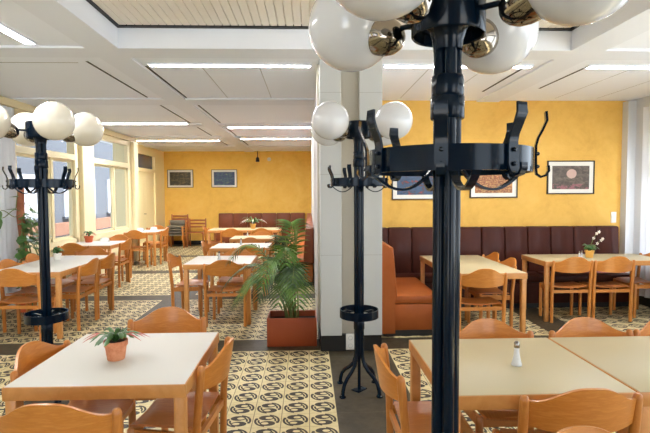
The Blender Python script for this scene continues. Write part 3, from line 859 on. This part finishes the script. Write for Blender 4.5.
# ------------------------------------------------------------------ stacked chairs at the far wall
def stack_chair(pad):
    t = thing('stacking_chair', '', 'chair', (0, 0, 0), 0)
    W = 'wood' if pad else 'dark_wood'
    for sx in (-1, 1):
        B().box(sx*.24-.018, sx*.24+.018, -.21, -.17, 0, .39 if pad else .45, .006).build('leg', M[W], t)
        B().box(sx*.24-.018, sx*.24+.018, .18, .22, 0, .56 if pad else .84, .006).build('leg', M[W], t)
        B().box(sx*.203-.014, sx*.203+.014, -.18, .19, .33 if pad else .39, .38 if pad else .44, .004).build('side_rail', M[W], t)
    if pad:
        B().box(-.218, .218, -.16, .17, .355, .41, .02).build('seat', M['grey_fabric'], t)
        B().box(-.22, .22, .17, .205, .45, .56, .012).build('backrest', M['grey_fabric'], t)
    else:
        B().box(-.22, .22, -.165, .175, .42, .445, .006).build('seat', M[W], t)
        for z in (.56, .66, .76): B().box(-.225, .225, .19, .21, z, z+.05, .004).build('back_slat', M[W], t)
    return t
g0 = stack_chair(True); LAB = ['lowest', 'second', 'third', 'topmost']
SX = -3.90
for k in range(4):
    lab = 'grey padded chair, %s of the small stack at the far wall' % LAB[k]
    p = (SX, 14.4-.045*k, .085*k)
    if k == 0: g0.location = p; g0['label'] = lab; g0['group'] = 'stacked grey chairs'
    else: dup(g0, lab, p, 0, 'stacked grey chairs')
d0 = stack_chair(False)
d0.location = (-4.0, 14.95, 0); d0['label'] = 'dark wooden slat-back chair, lower one behind the grey stack'; d0['group'] = 'dark wooden chairs at the far wall'
dup(d0, 'dark wooden slat-back chair, upper one behind the grey stack', (-4.0, 14.905, .12), 0, 'dark wooden chairs at the far wall')
dup(d0, 'dark wooden slat-back chair right of the grey stack, lower one', (-3.38, 14.6, 0), 0, 'dark wooden chairs at the far wall')

# ------------------------------------------------------------------ light
def area(name, loc, rot, sx, sy, power, col=(1, 1, 1), portal=False):
    l = bpy.data.lights.new(name, 'AREA'); l.shape = 'RECTANGLE'; l.size = sx; l.size_y = sy
    l.energy = power; l.color = col
    if portal: l.cycles.is_portal = True
    o = bpy.data.objects.new(name, l); C.objects.link(o); o.location = loc; o.rotation_euler = rot
    return o
# daylight through the window openings: portals for the sky
for i, (y0, y1) in enumerate(WIN):
    area('window_portal', (LX-.2, (y0+y1)/2, 1.75), (0, -PI/2, 0), 1.98, y1-y0, 1, portal=True)
area('window_portal', (RX+.2, -.4, 1.7), (0, PI/2, 0), 1.8, 3.2, 1, portal=True)
area('window_portal', (RX+.2, 2.95, 1.7), (0, PI/2, 0), 1.8, 2.7, 1, portal=True)
for x0, x1 in ((-3.9, -1.0), (2.0, 4.4)):
    area('window_portal', ((x0+x1)/2, BY-.2, 1.5), (PI/2, 0, 0), x1-x0, 2.4, 1, portal=True)
sl = bpy.data.lights.new('sun', 'SUN'); sl.energy = 30; sl.angle = .01; sl.color = (1, .98, .96)
so_ = bpy.data.objects.new('sun', sl); C.objects.link(so_)
so_.rotation_euler = Vector((-.62, .10, -1)).to_track_quat('-Z', 'Y').to_euler()
w = bpy.data.worlds.new('sky'); bpy.context.scene.world = w; w.use_nodes = True
bg = w.node_tree.nodes['Background']; bg.inputs[0].default_value = (.78, .89, 1, 1); bg.inputs[1].default_value = 4.2
sc = bpy.context.scene
sc.cycles.max_bounces = 10; sc.cycles.diffuse_bounces = 6; sc.cycles.transparent_max_bounces = 12
sc.cycles.sample_clamp_indirect = 8

# ------------------------------------------------------------------ camera
PSI, PIT, ROL, F = .035, .049, .005, 480.
f = Vector((math.sin(PSI)*math.cos(PIT), math.cos(PSI)*math.cos(PIT), -math.sin(PIT)))
r = Vector((math.cos(PSI), -math.sin(PSI), 0)); u = r.cross(f)
r2 = r*math.cos(ROL)-u*math.sin(ROL); u2 = u*math.cos(ROL)+r*math.sin(ROL)
cam = bpy.data.cameras.new('camera'); co = bpy.data.objects.new('camera', cam); C.objects.link(co)
m4 = Matrix((r2, u2, -f)).transposed().to_4x4(); m4.translation = (0, 0, 1.6)
co.matrix_world = m4
cam.sensor_width = 36; cam.sensor_fit = 'HORIZONTAL'; cam.lens = 36*F/650; cam.clip_start = .02
sc.camera = co
sc.view_settings.view_transform = 'Standard'; sc.view_settings.look = 'None'; sc.view_settings.gamma = 1
sc.view_settings.exposure = .08; sc.view_settings.use_curve_mapping = False
